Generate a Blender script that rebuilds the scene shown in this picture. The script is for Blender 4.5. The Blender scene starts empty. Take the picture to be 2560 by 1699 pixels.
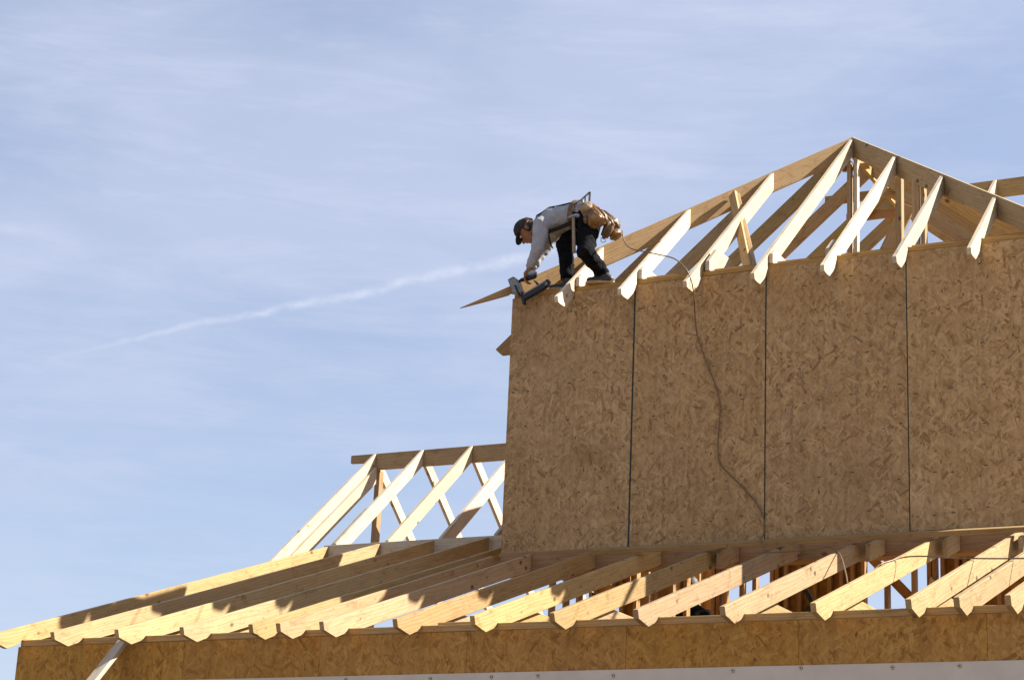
import bpy, bmesh, math, random
from mathutils import Vector, Matrix
random.seed(7)
SC = bpy.context.scene
COL = SC.collection
R = math.radians

# ------------------------------------------------------------------ camera
cam = bpy.data.cameras.new('camera'); cam.sensor_width = 36.0
cam.lens = 4929.8 / 2560 * 36; cam.clip_end = 5000; cam.clip_start = 0.1
co = bpy.data.objects.new('camera', cam); COL.objects.link(co)
yaw, pit, rol = 0.48673, 0.29794, 0.046376
fw = Vector((-math.sin(yaw)*math.cos(pit), math.cos(yaw)*math.cos(pit), math.sin(pit)))
rt = Vector((math.cos(yaw), math.sin(yaw), 0)); up = rt.cross(fw)
r2 = math.cos(rol)*rt + math.sin(rol)*up; u2 = -math.sin(rol)*rt + math.cos(rol)*up
co.matrix_world = Matrix(((r2.x, u2.x, -fw.x, 7.9915), (r2.y, u2.y, -fw.y, -15.0749), (r2.z, u2.z, -fw.z, -3.2782), (0, 0, 0, 1)))
SC.camera = co

# ------------------------------------------------------------------ sun, sky, exposure
SUN = Vector((1.0, 0.645, 1.07)).normalized()
SUN_EL = math.asin(SUN.z); SUN_AZ = math.atan2(SUN.x, SUN.y)
sl = bpy.data.lights.new('sun', 'SUN'); sl.energy = 5.0; sl.angle = R(0.53); sl.color = (1.0, 0.95, 0.85)
so = bpy.data.objects.new('sun', sl); COL.objects.link(so)
so.rotation_euler = SUN.to_track_quat('Z', 'Y').to_euler(); so.location = (20, 12, 25)
SC.view_settings.view_transform = 'Standard'; SC.view_settings.look = 'None'
SC.view_settings.exposure = 1.6; SC.view_settings.gamma = 1.0

class NT:
    """small helper to write node trees"""
    def __init__(s, tree): s.t = tree; s.n = tree.nodes; s.l = tree.links
    def node(s, typ, ins=None, **kw):
        n = s.n.new(typ)
        for k, v in kw.items(): setattr(n, k, v)
        for k, v in (ins or {}).items():
            sock = n.inputs[k]
            if isinstance(v, bpy.types.NodeSocket): s.l.new(v, sock)
            else: sock.default_value = v
        return n
    def math(s, op, a, b=0.0, c=0.0, clamp=False):
        return s.node('ShaderNodeMath', {0: a, 1: b, 2: c}, operation=op, use_clamp=clamp).outputs[0]
    def vmath(s, op, a, b=(0, 0, 0)):
        n = s.node('ShaderNodeVectorMath', {0: a, 1: b}, operation=op)
        return n.outputs[1] if op in ('DOT_PRODUCT', 'LENGTH', 'DISTANCE') else n.outputs[0]
    def mapping(s, v, loc=(0, 0, 0), rot=(0, 0, 0), scale=(1, 1, 1)):
        return s.node('ShaderNodeMapping', {'Vector': v, 'Location': loc, 'Rotation': rot, 'Scale': scale}).outputs[0]
    def noise(s, v, scale, detail=3, rough=.5, dist=0.0):
        n = s.node('ShaderNodeTexNoise', {'Vector': v, 'Scale': scale, 'Detail': detail, 'Roughness': rough, 'Distortion': dist}); return n.outputs
    def ramp(s, f, stops):
        n = s.node('ShaderNodeValToRGB', {'Fac': f}); e = n.color_ramp.elements
        while len(e) < len(stops): e.new(.5)
        for el, (p, c) in zip(e, stops): el.position = p; el.color = (*c, 1) if len(c) == 3 else c
        return n.outputs[0]
    def mix(s, f, a, b, typ='MIX'):
        n = s.node('ShaderNodeMix', data_type='RGBA', blend_type=typ, clamp_result=False)
        for k, v in ((0, f), (6, a), (7, b)):
            if isinstance(v, bpy.types.NodeSocket): s.l.new(v, n.inputs[k])
            else: n.inputs[k].default_value = v if k == 0 or len(v) == 4 else (*v, 1)
        return n.outputs[2]
    def maprange(s, v, a, b, c=0.0, d=1.0, smooth=False):
        return s.node('ShaderNodeMapRange', {0: v, 1: a, 2: b, 3: c, 4: d}, interpolation_type='SMOOTHSTEP' if smooth else 'LINEAR').outputs[0]

world = bpy.data.worlds.new('World'); SC.world = world; world.use_nodes = True
W = NT(world.node_tree); W.n.clear()
sky = W.node('ShaderNodeTexSky', sky_type='NISHITA', sun_disc=False, sun_elevation=SUN_EL, sun_rotation=SUN_AZ, altitude=200, air_density=1.0, dust_density=0.9, ozone_density=1.5)
vec = W.node('ShaderNodeTexCoord').outputs['Generated']
# thin cirrus veil: broad patches, long streaks and fine fibres
m1 = W.mapping(vec, rot=(R(14), R(-10), R(8)), scale=(2.0, 2.0, 4.6))
n1 = W.noise(m1, 1.8, 6, .55, .5)[0]
m2 = W.mapping(vec, rot=(R(-24), R(18), R(0)), scale=(2.0, 2.0, 14.0))
n2 = W.noise(m2, 3.0, 8, .62, .9)[0]
m3 = W.mapping(vec, rot=(R(30), R(-26), R(0)), scale=(3.0, 3.0, 20.0))
n3 = W.noise(m3, 3.4, 8, .65, .5)[0]
veil = W.maprange(n1, .34, .70, 0, 1, True)
streak = W.maprange(n2, .42, .75, 0, 1, True)
fibre = W.maprange(n3, .45, .75, 0, 1, True)
cl = W.math('ADD', W.math('MULTIPLY', veil, .30), W.math('ADD', W.math('MULTIPLY', streak, .14), W.math('MULTIPLY', fibre, .13)))
cl = W.math('ADD', cl, .37, clamp=True)
# contrail: a band along a great circle, widening and fraying as it ages
d1 = Vector((-0.65, 0.713, 0.264)).normalized(); d2 = Vector((-0.435, 0.835, 0.336)).normalized()
cn = d1.cross(d2).normalized(); cu = (d2 - d1*d1.dot(d2)).normalized()
along = W.math('ARCTAN2', W.vmath('DOT_PRODUCT', vec, tuple(cu)), W.vmath('DOT_PRODUCT', vec, tuple(d1)))
wob = W.math('MULTIPLY', W.math('SUBTRACT', W.noise(vec, 13, 3, .5)[0], .5), .016)
wob2 = W.math('MULTIPLY', W.math('SUBTRACT', W.noise(vec, 70, 4, .6)[0], .5), .0034)
dist = W.math('ADD', W.math('ADD', W.vmath('DOT_PRODUCT', vec, tuple(cn)), wob), wob2)
dist = W.math('ADD', dist, -.0012)
wid = W.maprange(along, -.02, .26, .0006, .0031)
core = W.maprange(W.math('ABSOLUTE', dist), W.math('MULTIPLY', wid, .0), W.math('MULTIPLY', wid, 1.75), 1, 0, True)
fray = W.maprange(W.math('ADD', dist, W.math('MULTIPLY', wid, 1.4)), W.math('MULTIPLY', wid, -2.0), W.math('MULTIPLY', wid, 1.2), 0, 1, True)
fade = W.math('MULTIPLY', W.maprange(along, -.02, .12, 0, 1, True), W.maprange(along, .255, .30, 1, 0, True))
trail = W.math('MULTIPLY', W.math('MULTIPLY', core, fade), W.maprange(W.noise(vec, 75, 5, .65)[0], .34, .64, .06, .38))
base = W.mix(1.0, sky.outputs[0], (1.0, .97, .99, 1), 'MULTIPLY')
CLOUD = (3.95, 4.3, 5.45, 1)
skyc = W.mix(cl, base, CLOUD)
skyc = W.mix(trail, skyc, (5.6, 5.75, 6.5, 1))
bg = W.node('ShaderNodeBackground', {'Color': skyc, 'Strength': .055})
W.node('ShaderNodeOutputWorld', {'Surface': bg.outputs[0]})

# ------------------------------------------------------------------ materials
def new_mat(name):
    m = bpy.data.materials.new(name); m.use_nodes = True
    t = NT(m.node_tree); b = t.n['Principled BSDF']; return m, t, b

def wood_mat(name, light, mid, dark, knots=1.0, stain=.62, rough=.7):
    m, t, b = new_mat(name)
    oc = t.node('ShaderNodeTexCoord').outputs['Object']
    rnd = t.node('ShaderNodeObjectInfo').outputs['Random']
    off = t.node('ShaderNodeCombineXYZ', {0: t.math('MULTIPLY', rnd, 37.0), 1: t.math('MULTIPLY', rnd, 91.0), 2: t.math('MULTIPLY', rnd, 53.0)}).outputs[0]
    v = t.vmath('ADD', oc, off)
    # growth rings drawn out along the board (local x)
    warp = t.noise(t.mapping(v, scale=(.55, 5, 5)), 1.6, 3, .5)[0]
    ring = t.math('SINE', t.math('MULTIPLY', t.math('ADD', t.vmath('DOT_PRODUCT', v, (0.0, .6, 1.0)), t.math('MULTIPLY', warp, .13)), 240.0))
    fib = t.noise(t.mapping(v, scale=(4, 120, 120)), 1.0, 4, .6)[0]
    blot = t.noise(t.mapping(v, scale=(1.6, 9, 9)), 1.3, 4, .6)[0]
    c = t.ramp(t.math('ADD', t.math('MULTIPLY', blot, .75), t.math('MULTIPLY', fib, .3)), [(.30, tuple(x*.86 for x in mid)), (.52, light), (.74, mid)])
    c = t.mix(t.math('MULTIPLY', t.maprange(ring, .2, 1, 0, .30), 1.0), c, dark)
    # knots
    kv = t.mapping(v, scale=(4.2, 6.5, 6.5))
    kd = t.node('ShaderNodeTexVoronoi', {'Vector': kv, 'Scale': 1.0, 'Randomness': 1.0}, feature='F1')
    sel = t.maprange(kd.outputs['Color'], .30, .55)
    kn = t.math('MULTIPLY', t.maprange(kd.outputs['Distance'], .06, .17, 1, 0, True), t.math('MULTIPLY', sel, knots))
    c = t.mix(t.math('MULTIPLY', kn, .9), c, tuple(x*.30 for x in dark))
    # weather and handling marks
    st = t.noise(t.mapping(v, scale=(2.5, 5, 5)), 2.4, 6, .7, .8)[0]
    c = t.mix(t.maprange(st, .52, .72, 0, stain, True), c, (mid[0]*.66, mid[1]*.56, mid[2]*.44))
    sp = t.noise(v, 40, 2, .5)[0]
    c = t.mix(t.maprange(sp, .68, .74, 0, .6, True), c, tuple(x*.35 for x in dark))
    val = t.maprange(rnd, 0, 1, .80, 1.14)
    hsv = t.node('ShaderNodeHueSaturation', {'Hue': t.maprange(t.math('FRACT', t.math('MULTIPLY', rnd, 17.0)), 0, 1, .492, .508), 'Saturation': t.maprange(t.math('FRACT', t.math('MULTIPLY', rnd, 7.3)), 0, 1, .88, 1.1), 'Value': val, 'Color': c})
    t.l.new(hsv.outputs[0], b.inputs['Base Color'])
    b.inputs['Roughness'].default_value = rough; b.inputs['Specular IOR Level'].default_value = .25
    bp = t.node('ShaderNodeBump', {'Strength': .25, 'Distance': .004, 'Height': t.math('ADD', fib, t.math('MULTIPLY', ring, .12))})
    t.l.new(bp.outputs[0], b.inputs['Normal'])
    return m

def osb_mat(name, tones, speck=.5):
    """strand board: layers of flat strands lying at random angles; local x across, local z up the sheet"""
    m, t, b = new_mat(name)
    oc = t.node('ShaderNodeTexCoord').outputs['Object']
    rnd = t.node('ShaderNodeObjectInfo').outputs['Random']
    sx = t.node('ShaderNodeSeparateXYZ', {0: oc}).outputs
    px = t.math('ADD', sx[0], t.math('MULTIPLY', rnd, 37.0)); pz = t.math('ADD', sx[2], t.math('MULTIPLY', rnd, 53.0))
    v = t.node('ShaderNodeCombineXYZ', {0: px, 1: pz, 2: 0.0}).outputs[0]
    d, mi, li, gr = tones
    n0 = t.noise(t.mapping(v, scale=(16, 10, 1)), 1.0, 4, .6)[0]
    col = t.ramp(n0, [(.30, d), (.5, mi), (.72, li)]); hgt = n0
    for k, (cell, ln, wd, amt) in enumerate([(.075, .50, .17, .8), (.056, .48, .15, .75), (.095, .50, .11, .85), (.046, .46, .13, .65), (.12, .44, .075, .8)]):
        mv = t.mapping(v, loc=(k*3.17, k*5.71, 0), scale=(1/cell, 1/cell, 1))
        vo = t.node('ShaderNodeTexVoronoi', {'Vector': mv, 'Scale': 1.0, 'Randomness': 1.0}, feature='F1', voronoi_dimensions='2D')
        cs = t.node('ShaderNodeSeparateColor', {0: vo.outputs['Color']}).outputs
        ang = t.math('ADD', t.math('MULTIPLY', t.math('SUBTRACT', cs[1], .5), 2.6), 1.57)
        dl = t.node('ShaderNodeSeparateXYZ', {0: t.vmath('SUBTRACT', mv, vo.outputs['Position'])}).outputs
        ca, sa = t.math('COSINE', ang), t.math('SINE', ang)
        u = t.math('ABSOLUTE', t.math('ADD', t.math('MULTIPLY', dl[0], ca), t.math('MULTIPLY', dl[1], sa)))
        w = t.math('ABSOLUTE', t.math('SUBTRACT', t.math('MULTIPLY', dl[1], ca), t.math('MULTIPLY', dl[0], sa)))
        wv = t.math('ADD', wd*.55, t.math('MULTIPLY', cs[2], wd*.9))
        msk = t.math('MULTIPLY', t.math('LESS_THAN', u, ln), t.math('LESS_THAN', w, wv))
        c = t.ramp(cs[0], [(.0, d), (.22, mi), (.62, li), (.86, mi), (.95, gr), (1.0, tuple(x*.8 for x in d))])
        f = t.math('MULTIPLY', msk, amt)
        col = t.mix(f, col, c); hgt = t.mix(f, hgt, cs[0])
    soft = t.noise(v, 1.7, 4, .55)[0]
    col = t.mix(t.maprange(soft, .35, .68, 0, .45), col, tuple(x*.88 for x in mi))
    fib = t.noise(t.mapping(v, scale=(90, 26, 1)), 1.0, 3, .6)[0]
    col = t.mix(t.maprange(fib, .38, .70, 0, .22), col, tuple(x*.8 for x in d))
    fine = t.noise(v, 75, 3, .6)[0]
    col = t.mix(t.maprange(fine, .60, .72, 0, speck, True), col, tuple(x*.45 for x in d))
    dk = t.noise(t.mapping(v, scale=(30, 14, 1)), 1.0, 2, .5)[0]
    col = t.mix(t.maprange(dk, .67, .74, 0, .75, True), col, tuple(x*.35 for x in d))
    # sheet to sheet tone and damp stains
    wet = t.noise(t.mapping(v, scale=(1.4, .55, 1)), 1.6, 5, .6, .8)[0]
    col = t.mix(t.maprange(wet, .50, .72, 0, .38, True), col, tuple(x*.85 for x in d))
    pale = t.noise(t.mapping(v, loc=(9, 4, 0), scale=(.9, 1.2, 1)), 1.9, 4, .6)[0]
    col = t.mix(t.maprange(pale, .54, .75, 0, .30, True), col, (li[0], li[1]*.99, li[2]*1.12))
    r2_ = t.math('FRACT', t.math('MULTIPLY', rnd, 11.7))
    col = t.node('ShaderNodeHueSaturation', {'Hue': t.maprange(r2_, 0, 1, .499, .503), 'Saturation': t.maprange(rnd, 0, 1, .94, 1.02), 'Value': t.maprange(r2_, 0, 1, .95, 1.06), 'Color': col}).outputs[0]
    t.l.new(col, b.inputs['Base Color'])
    b.inputs['Roughness'].default_value = .75; b.inputs['Specular IOR Level'].default_value = .2
    bp = t.node('ShaderNodeBump', {'Strength': .3, 'Distance': .003, 'Height': hgt}); t.l.new(bp.outputs[0], b.inputs['Normal'])
    return m

def plain_mat(name, c, rough=.6, metal=0.0, var=.25, scale=30, spec=.4, bump=.0):
    m, t, b = new_mat(name)
    oc = t.node('ShaderNodeTexCoord').outputs['Object']
    n = t.noise(oc, scale, 4, .6)[0]
    cc = t.mix(t.maprange(n, .35, .68), tuple(x*(1-var) for x in c), tuple(min(1, x*(1+var)) for x in c))
    t.l.new(cc, b.inputs['Base Color']); b.inputs['Roughness'].default_value = rough
    b.inputs['Metallic'].default_value = metal; b.inputs['Specular IOR Level'].default_value = spec
    if bump:
        bp = t.node('ShaderNodeBump', {'Strength': bump, 'Distance': .01, 'Height': n}); t.l.new(bp.outputs[0], b.inputs['Normal'])
    return m

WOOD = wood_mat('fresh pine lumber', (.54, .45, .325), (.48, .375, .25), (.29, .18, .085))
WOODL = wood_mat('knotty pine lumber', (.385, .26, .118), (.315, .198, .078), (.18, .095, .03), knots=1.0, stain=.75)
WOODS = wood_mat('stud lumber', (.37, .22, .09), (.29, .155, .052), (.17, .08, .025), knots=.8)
OSBU = osb_mat('weathered strand board', ((.19, .098, .036), (.385, .236, .104), (.56, .375, .185), (.31, .225, .135)))
OSBL = osb_mat('new strand board', ((.20, .088, .017), (.37, .182, .040), (.51, .285, .078), (.39, .21, .066)))
GREEN = plain_mat('green edge paint with gap shade', (.012, .028, .025), .6, var=.5, scale=60)  # green sheet-edge paint, darkened to carry the shade of the open seams
MEMB = plain_mat('white membrane', (.53, .47, .405), .6, var=.06, scale=5, bump=.08)
CAPM = plain_mat('olive nail cap', (.045, .05, .03), .5)
BRASS = plain_mat('brass nail', (.45, .40, .25), .4, metal=.6)
STEEL = plain_mat('tool steel', (.26, .265, .28), .35, metal=.7, var=.2)
ALU = plain_mat('worn aluminium', (.20, .195, .19), .5, metal=.3, var=.25)
BLACK = plain_mat('black plastic', (.012, .012, .013), .45, var=.4)
HOSEM = plain_mat('tan rubber hose', (.15, .088, .04), .45, var=.1)
SKIN = plain_mat('tanned skin', (.23, .105, .05), .5, var=.12)
SHIRT = plain_mat('grey cotton shirt', (.30, .305, .325), .9, var=.12, scale=14, spec=.1, bump=.35)
TROU = plain_mat('black denim', (.007, .007, .008), .9, var=.5, scale=18, spec=.06, bump=.5)
CAPC = plain_mat('dark grey cap cloth', (.036, .033, .03), .85, var=.3, spec=.1)
HAIR = plain_mat('black hair', (.012, .009, .007), .6)
LEATH = plain_mat('tan leather', (.24, .125, .048), .42, var=.35, scale=22, spec=.5, bump=.4)
LEATHD = plain_mat('worn brown leather', (.13, .075, .033), .5, var=.4, scale=22, bump=.4)
LEATHP = plain_mat('pale canvas pouch', (.29, .21, .125), .6, var=.35, scale=16, bump=.4)
STRAP = plain_mat('black webbing', (.018, .017, .016), .8)
SOLE = plain_mat('tan boot sole', (.42, .27, .13), .7)
BOOT = plain_mat('dark boot leather', (.03, .025, .022), .55)
EYE = plain_mat('eye white', (.55, .5, .46), .3)
HANDLEW = plain_mat('pale hickory', (.25, .19, .12), .5, var=.15)
WHITEP = plain_mat('white plastic', (.6, .6, .62), .5)
GROUND, _t, _b = new_mat('sandy building ground')
_oc = _t.node('ShaderNodeTexCoord').outputs['Object']
_n = _t.noise(_oc, .35, 8, .65)[0]
_t.l.new(_t.mix(_t.noise(_oc, 14, 5, .6)[0], _t.ramp(_n, [(.3, (.12, .085, .053)), (.7, (.17, .125, .08))]), (.145, .105, .068)), _b.inputs['Base Color'])
_b.inputs['Roughness'].default_value = .95

# ------------------------------------------------------------------ object helpers
def tag(o, label=None, cat=None, group=None, kind=None):
    for k, v in (('label', label), ('category', cat), ('group', group), ('kind', kind)):
        if v: o[k] = v
    return o
def thing(name, label, cat, loc, group=None):
    o = bpy.data.objects.new(name, None); COL.objects.link(o); o.location = loc; o.empty_display_size = .1
    return tag(o, label, cat, group)
def pworld(p):
    m = Matrix.Identity(4)
    while p is not None: m = Matrix.Translation(p.location) @ p.rotation_euler.to_matrix().to_4x4() @ m; p = p.parent
    return m
def link(name, me, M, mat, parent=None):
    o = bpy.data.objects.new(name, me); COL.objects.link(o)
    if mat and not me.materials: me.materials.append(mat)
    if parent is not None:
        o.parent = parent; M = pworld(parent).inverted() @ M
    o.location = M.to_translation(); o.rotation_euler = M.to_euler()
    return o
def prism(name, pts, th, mat, grain, parent=None, bevel=.003, seg=1, smooth=False):
    """flat outline pts (world) given depth by vector th; local x runs along the grain"""
    pts = [Vector(p) for p in pts]; th = Vector(th)
    ex = Vector(grain).normalized(); ey = th.normalized()
    if abs(ex.dot(ey)) > .99: ey = (pts[1]-pts[0]).normalized()
    ex = (ex - ey*ex.dot(ey)).normalized(); ez = ex.cross(ey)
    c = sum(pts, Vector())/len(pts) + th/2
    M = Matrix(((ex.x, ey.x, ez.x, c.x), (ex.y, ey.y, ez.y, c.y), (ex.z, ey.z, ez.z, c.z), (0, 0, 0, 1))); Mi = M.inverted()
    bm = bmesh.new()
    a = [bm.verts.new(Mi @ p) for p in pts]; b = [bm.verts.new(Mi @ (p + th)) for p in pts]
    n = len(pts); bm.faces.new(a); bm.faces.new(b[::-1])
    for i in range(n): bm.faces.new((a[i], b[i], b[(i+1) % n], a[(i+1) % n]))
    bmesh.ops.recalc_face_normals(bm, faces=bm.faces)
    if bevel: bmesh.ops.bevel(bm, geom=list(bm.edges), offset=bevel, segments=seg, affect='EDGES', clamp_overlap=True)
    if smooth:
        for f in bm.faces: f.smooth = True
    me = bpy.data.meshes.new(name); bm.to_mesh(me); bm.free()
    return link(name, me, M, mat, parent)
def box(name, lo, hi, mat, grain, parent=None, bevel=.003):
    (x0, y0, z0), (x1, y1, z1) = lo, hi
    if abs(grain[1]) > .9:
        return prism(name, [(x0, y0, z0), (x0, y1, z0), (x0, y1, z1), (x0, y0, z1)], (x1-x0, 0, 0), mat, grain, parent, bevel)
    return prism(name, [(x0, y0, z0), (x1, y0, z0), (x1, y0, z1), (x0, y0, z1)], (0, y1-y0, 0), mat, grain, parent, bevel)
def bar(name, p0, p1, w, t, side, mat, parent=None, bevel=.003):
    """straight lumber from p0 to p1 (centre line); t = size along side, w = the other"""
    p0, p1, side = Vector(p0), Vector(p1), Vector(side)
    d = (p1-p0).normalized(); s = (side - d*side.dot(d)).normalized(); u = d.cross(s)
    q = [p0 - s*t/2 - u*w/2, p1 - s*t/2 - u*w/2, p1 - s*t/2 + u*w/2, p0 - s*t/2 + u*w/2]
    return prism(name, q, s*t, mat, d, parent, bevel)
def tube(name, pts, r, mat, parent=None, ns=8, res=6, closed_ends=True, r_end=None):
    pts = [Vector(p) for p in pts]; P = []
    n = len(pts)
    for i in range(n-1):
        p0 = pts[max(i-1, 0)]; p1 = pts[i]; p2 = pts[i+1]; p3 = pts[min(i+2, n-1)]
        for k in range(res):
            u = k/res
            P.append(.5*((2*p1) + (p2-p0)*u + (2*p0-5*p1+4*p2-p3)*u*u + (3*p1-p0-3*p2+p3)*u**3))
    P.append(pts[-1])
    bm = bmesh.new(); rings = []; ref = Vector((.3, .8, .52)).normalized()
    o0 = P[0].copy()
    for i, p in enumerate(P):
        d = (P[min(i+1, len(P)-1)] - P[max(i-1, 0)]).normalized()
        a = d.cross(ref).normalized(); b = d.cross(a)
        rr = r if r_end is None else r + (r_end-r)*i/(len(P)-1)
        rings.append([bm.verts.new(p - o0 + (a*math.cos(2*math.pi*k/ns) + b*math.sin(2*math.pi*k/ns))*rr) for k in range(ns)])
    for a, b in zip(rings, rings[1:]):
        for k in range(ns): bm.faces.new((a[k], a[(k+1) % ns], b[(k+1) % ns], b[k])).smooth = True
    bm.faces.new(rings[0]); bm.faces.new(rings[-1])
    bmesh.ops.recalc_face_normals(bm, faces=bm.faces)
    me = bpy.data.meshes.new(name); bm.to_mesh(me); bm.free()
    return link(name, me, Matrix.Translation(o0), mat, parent)
_b = bmesh.new(); bmesh.ops.create_icosphere(_b, subdivisions=2, radius=1)
ICO = ([tuple(v.co) for v in _b.verts], [tuple(v.index for v in f.verts) for f in _b.faces]); _b.free()
def blob(name, caps, voxel, mat, parent=None, smooth=3, fold=0.0, fscale=.12, cut=None):
    """one closed skin grown over tapered limbs (p0, r0, p1, r1[, squash xyz])"""
    vs, fs = [], []
    for cp in caps:
        p0, r0, p1, r1 = Vector(cp[0]), cp[1], Vector(cp[2]), cp[3]; sq = cp[4] if len(cp) > 4 else (1, 1, 1)
        L = (p1-p0).length; n = max(2, int(L/(min(r0, r1)*.35))+1) if L > 1e-6 else 1
        for i in range(n):
            u = i/(n-1) if n > 1 else 0
            r = r0+(r1-r0)*u; c = p0.lerp(p1, u); o = len(vs)
            vs += [(c.x+x*r*sq[0], c.y+y*r*sq[1], c.z+z*r*sq[2]) for x, y, z in ICO[0]]
            fs += [(a+o, b+o, d+o) for a, b, d in ICO[1]]
    me = bpy.data.meshes.new(name+'_raw'); me.from_pydata(vs, [], fs)
    o = bpy.data.objects.new(name+'_raw', me); COL.objects.link(o)
    md = o.modifiers.new('r', 'REMESH'); md.mode = 'VOXEL'; md.voxel_size = voxel
    ms = o.modifiers.new('s', 'SMOOTH'); ms.factor = .5; ms.iterations = smooth
    if fold:
        tx = bpy.data.textures.new(name+'_fold', 'CLOUDS'); tx.noise_scale = fscale; tx.noise_depth = 2
        d = o.modifiers.new('d', 'DISPLACE'); d.texture = tx; d.strength = fold; d.mid_level = .5; d.texture_coords = 'LOCAL'
    dg = bpy.context.evaluated_depsgraph_get(); dg.update()
    m2 = bpy.data.meshes.new_from_object(o.evaluated_get(dg)); m2.name = name
    bpy.data.objects.remove(o); bpy.data.meshes.remove(me)
    if cut:
        bm = bmesh.new(); bm.from_mesh(m2)
        for (pp, nn) in cut: bmesh.ops.bisect_plane(bm, geom=list(bm.verts)+list(bm.edges)+list(bm.faces), plane_co=pp, plane_no=nn, clear_outer=True)
        bm.to_mesh(m2); bm.free()
    c = sum((v.co for v in m2.vertices), Vector())/max(1, len(m2.vertices))
    m2.transform(Matrix.Translation(-c))
    for p in m2.polygons: p.use_smooth = True
    m2.materials.clear(); m2.materials.append(mat)
    return link(name, m2, Matrix.Translation(c), mat, parent)
def ellipsoid(name, c, ax, mat, parent=None, sub=3, cutz=None):
    """ax: three world half-axis vectors"""
    bm = bmesh.new(); bmesh.ops.create_icosphere(bm, subdivisions=sub, radius=1)
    if cutz is not None: bmesh.ops.bisect_plane(bm, geom=list(bm.verts)+list(bm.edges)+list(bm.faces), plane_co=(0, 0, cutz), plane_no=(0, 0, -1), clear_outer=True)
    A = Matrix((ax[0], ax[1], ax[2])).transposed()
    for v in bm.verts: v.co = A @ v.co
    for f in bm.faces: f.smooth = True
    bmesh.ops.recalc_face_normals(bm, faces=bm.faces)
    me = bpy.data.meshes.new(name); bm.to_mesh(me); bm.free()
    return link(name, me, Matrix.Translation(c), mat, parent)

T = .038; S = .61
# ------------------------------------------------------------------ ground
GZ = -4.9
bm = bmesh.new()
g = [bm.verts.new((x, y, 0)) for x, y in ((-900, -900), (900, -900), (900, 900), (-900, 900))]; bm.faces.new(g)
me = bpy.data.meshes.new('ground'); bm.to_mesh(me); bm.free()
tag(link('ground', me, Matrix.Translation((0, 0, GZ)), GROUND), kind='structure')

# ------------------------------------------------------------------ lower wall
YL = -2.92
lw = thing('lower_wall', 'warm brown strand board wall under the eave of the lower roof', 'wall', (1.5, YL, GZ))
edges = [-2.752, -1.124, .096, 1.316, 2.536, 3.756, 4.976, 6.196, 7.4]
for a, b in zip(edges, edges[1:]):
    box('wall_panel', (a+.001, YL, GZ), (b-.001, YL+.012, -1.176), OSBL, (1, 0, 0), lw, .001)
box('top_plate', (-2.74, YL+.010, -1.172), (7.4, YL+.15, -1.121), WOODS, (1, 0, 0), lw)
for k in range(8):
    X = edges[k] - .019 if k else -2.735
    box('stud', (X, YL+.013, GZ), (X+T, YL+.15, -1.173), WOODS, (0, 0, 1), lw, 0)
sw = thing('side_wall', 'strand board end wall at the left corner of the lower house', 'wall', (-2.75, -.7, GZ))
box('wall_panel', (-2.752, YL+.013, GZ), (-2.7405, .30, -1.18), OSBL, (0, 1, 0), sw, .001)
box('wall_panel', (-2.752, .302, GZ), (-2.7405, 3.2, -1.18), OSBL, (0, 1, 0), sw, .001)

mb = thing('membrane_strip', 'pale white membrane band with round cap nails along the lower wall', 'membrane', (1.5, YL-.006, -3.0))
box('sheet', (-2.753, YL-.007, GZ+.02), (7.4, YL-.002, -1.468), MEMB, (1, 0, 0), mb, .001)
def nail_cap(X, Z):
    bm = bmesh.new()
    M = Matrix.Rotation(R(90), 4, 'X')
    bmesh.ops.create_cone(bm, cap_ends=True, segments=16, radius1=.0145, radius2=.013, depth=.005, matrix=M)
    for f in bm.faces: f.material_index = 0
    n0 = len(bm.faces)
    bmesh.ops.create_cone(bm, cap_ends=True, segments=10, radius1=.006, radius2=.005, depth=.004, matrix=Matrix.Translation((0, -.004, 0)) @ M)
    bm.faces.ensure_lookup_table()
    for f in bm.faces[n0:]: f.material_index = 1
    me = bpy.data.meshes.new('cap_nail'); bm.to_mesh(me); bm.free(); me.materials.append(CAPM); me.materials.append(BRASS)
    return link('cap_nail', me, Matrix.Translation((X, YL-.0095, Z)), None, mb)
c0 = None
for X, Z in [(-.35, -1.50), (.336, -1.492), (1.036, -1.501), (1.522, -1.499), (1.882, -1.497), (2.449, -1.508), (3.305, -1.493), (3.771, -1.485), (4.374, -1.495), (4.80, -1.495), (5.4, -1.50)]:
    nail_cap(X, Z)

# ------------------------------------------------------------------ lower (4:12) roof
SL = .343
ztopL = lambda y: -1.128 + SL*(y+3.259)
VL = .149
lr = thing('lower_roof_frame', 'low pitched open roof frame of pine rafters along the eave', 'roof frame', (1.0, -1.5, -1.12))
def low_rafter(Xface, yend, jit=0.0, name='rafter', mat=None):
    x1 = Xface; y0 = -3.259 + jit
    pr = [(y0, -1.128+jit*SL), (-3.238+jit, -1.186), (-3.079, -1.214), (-2.968, -1.170), (-2.935, -1.145), (-2.912, -1.121), (-2.80, -1.121),
          (yend, ztopL(yend)-VL), (yend, ztopL(yend))]
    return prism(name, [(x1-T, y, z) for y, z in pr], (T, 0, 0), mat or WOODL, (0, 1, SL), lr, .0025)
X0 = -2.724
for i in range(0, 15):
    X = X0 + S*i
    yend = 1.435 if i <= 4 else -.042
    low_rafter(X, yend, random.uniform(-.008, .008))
low_rafter(-.045, -.045); low_rafter(4.895, -.042)
# ceiling joists beside the rafters, ends clipped to the slope
for i in list(range(0, 15)):
    X = X0 + S*i - 2*T - .002
    pr = [(-2.86, -1.12), (-2.86, -1.10), (-2.62, -.932), (-.3, -.932), (-.3, -1.12)]
    if i in (5, 9, 13): continue
    prism('ceiling_joist', [(X, y, z) for y, z in pr], (T, 0, 0), WOODL, (0, 1, 0), lr)
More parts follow.
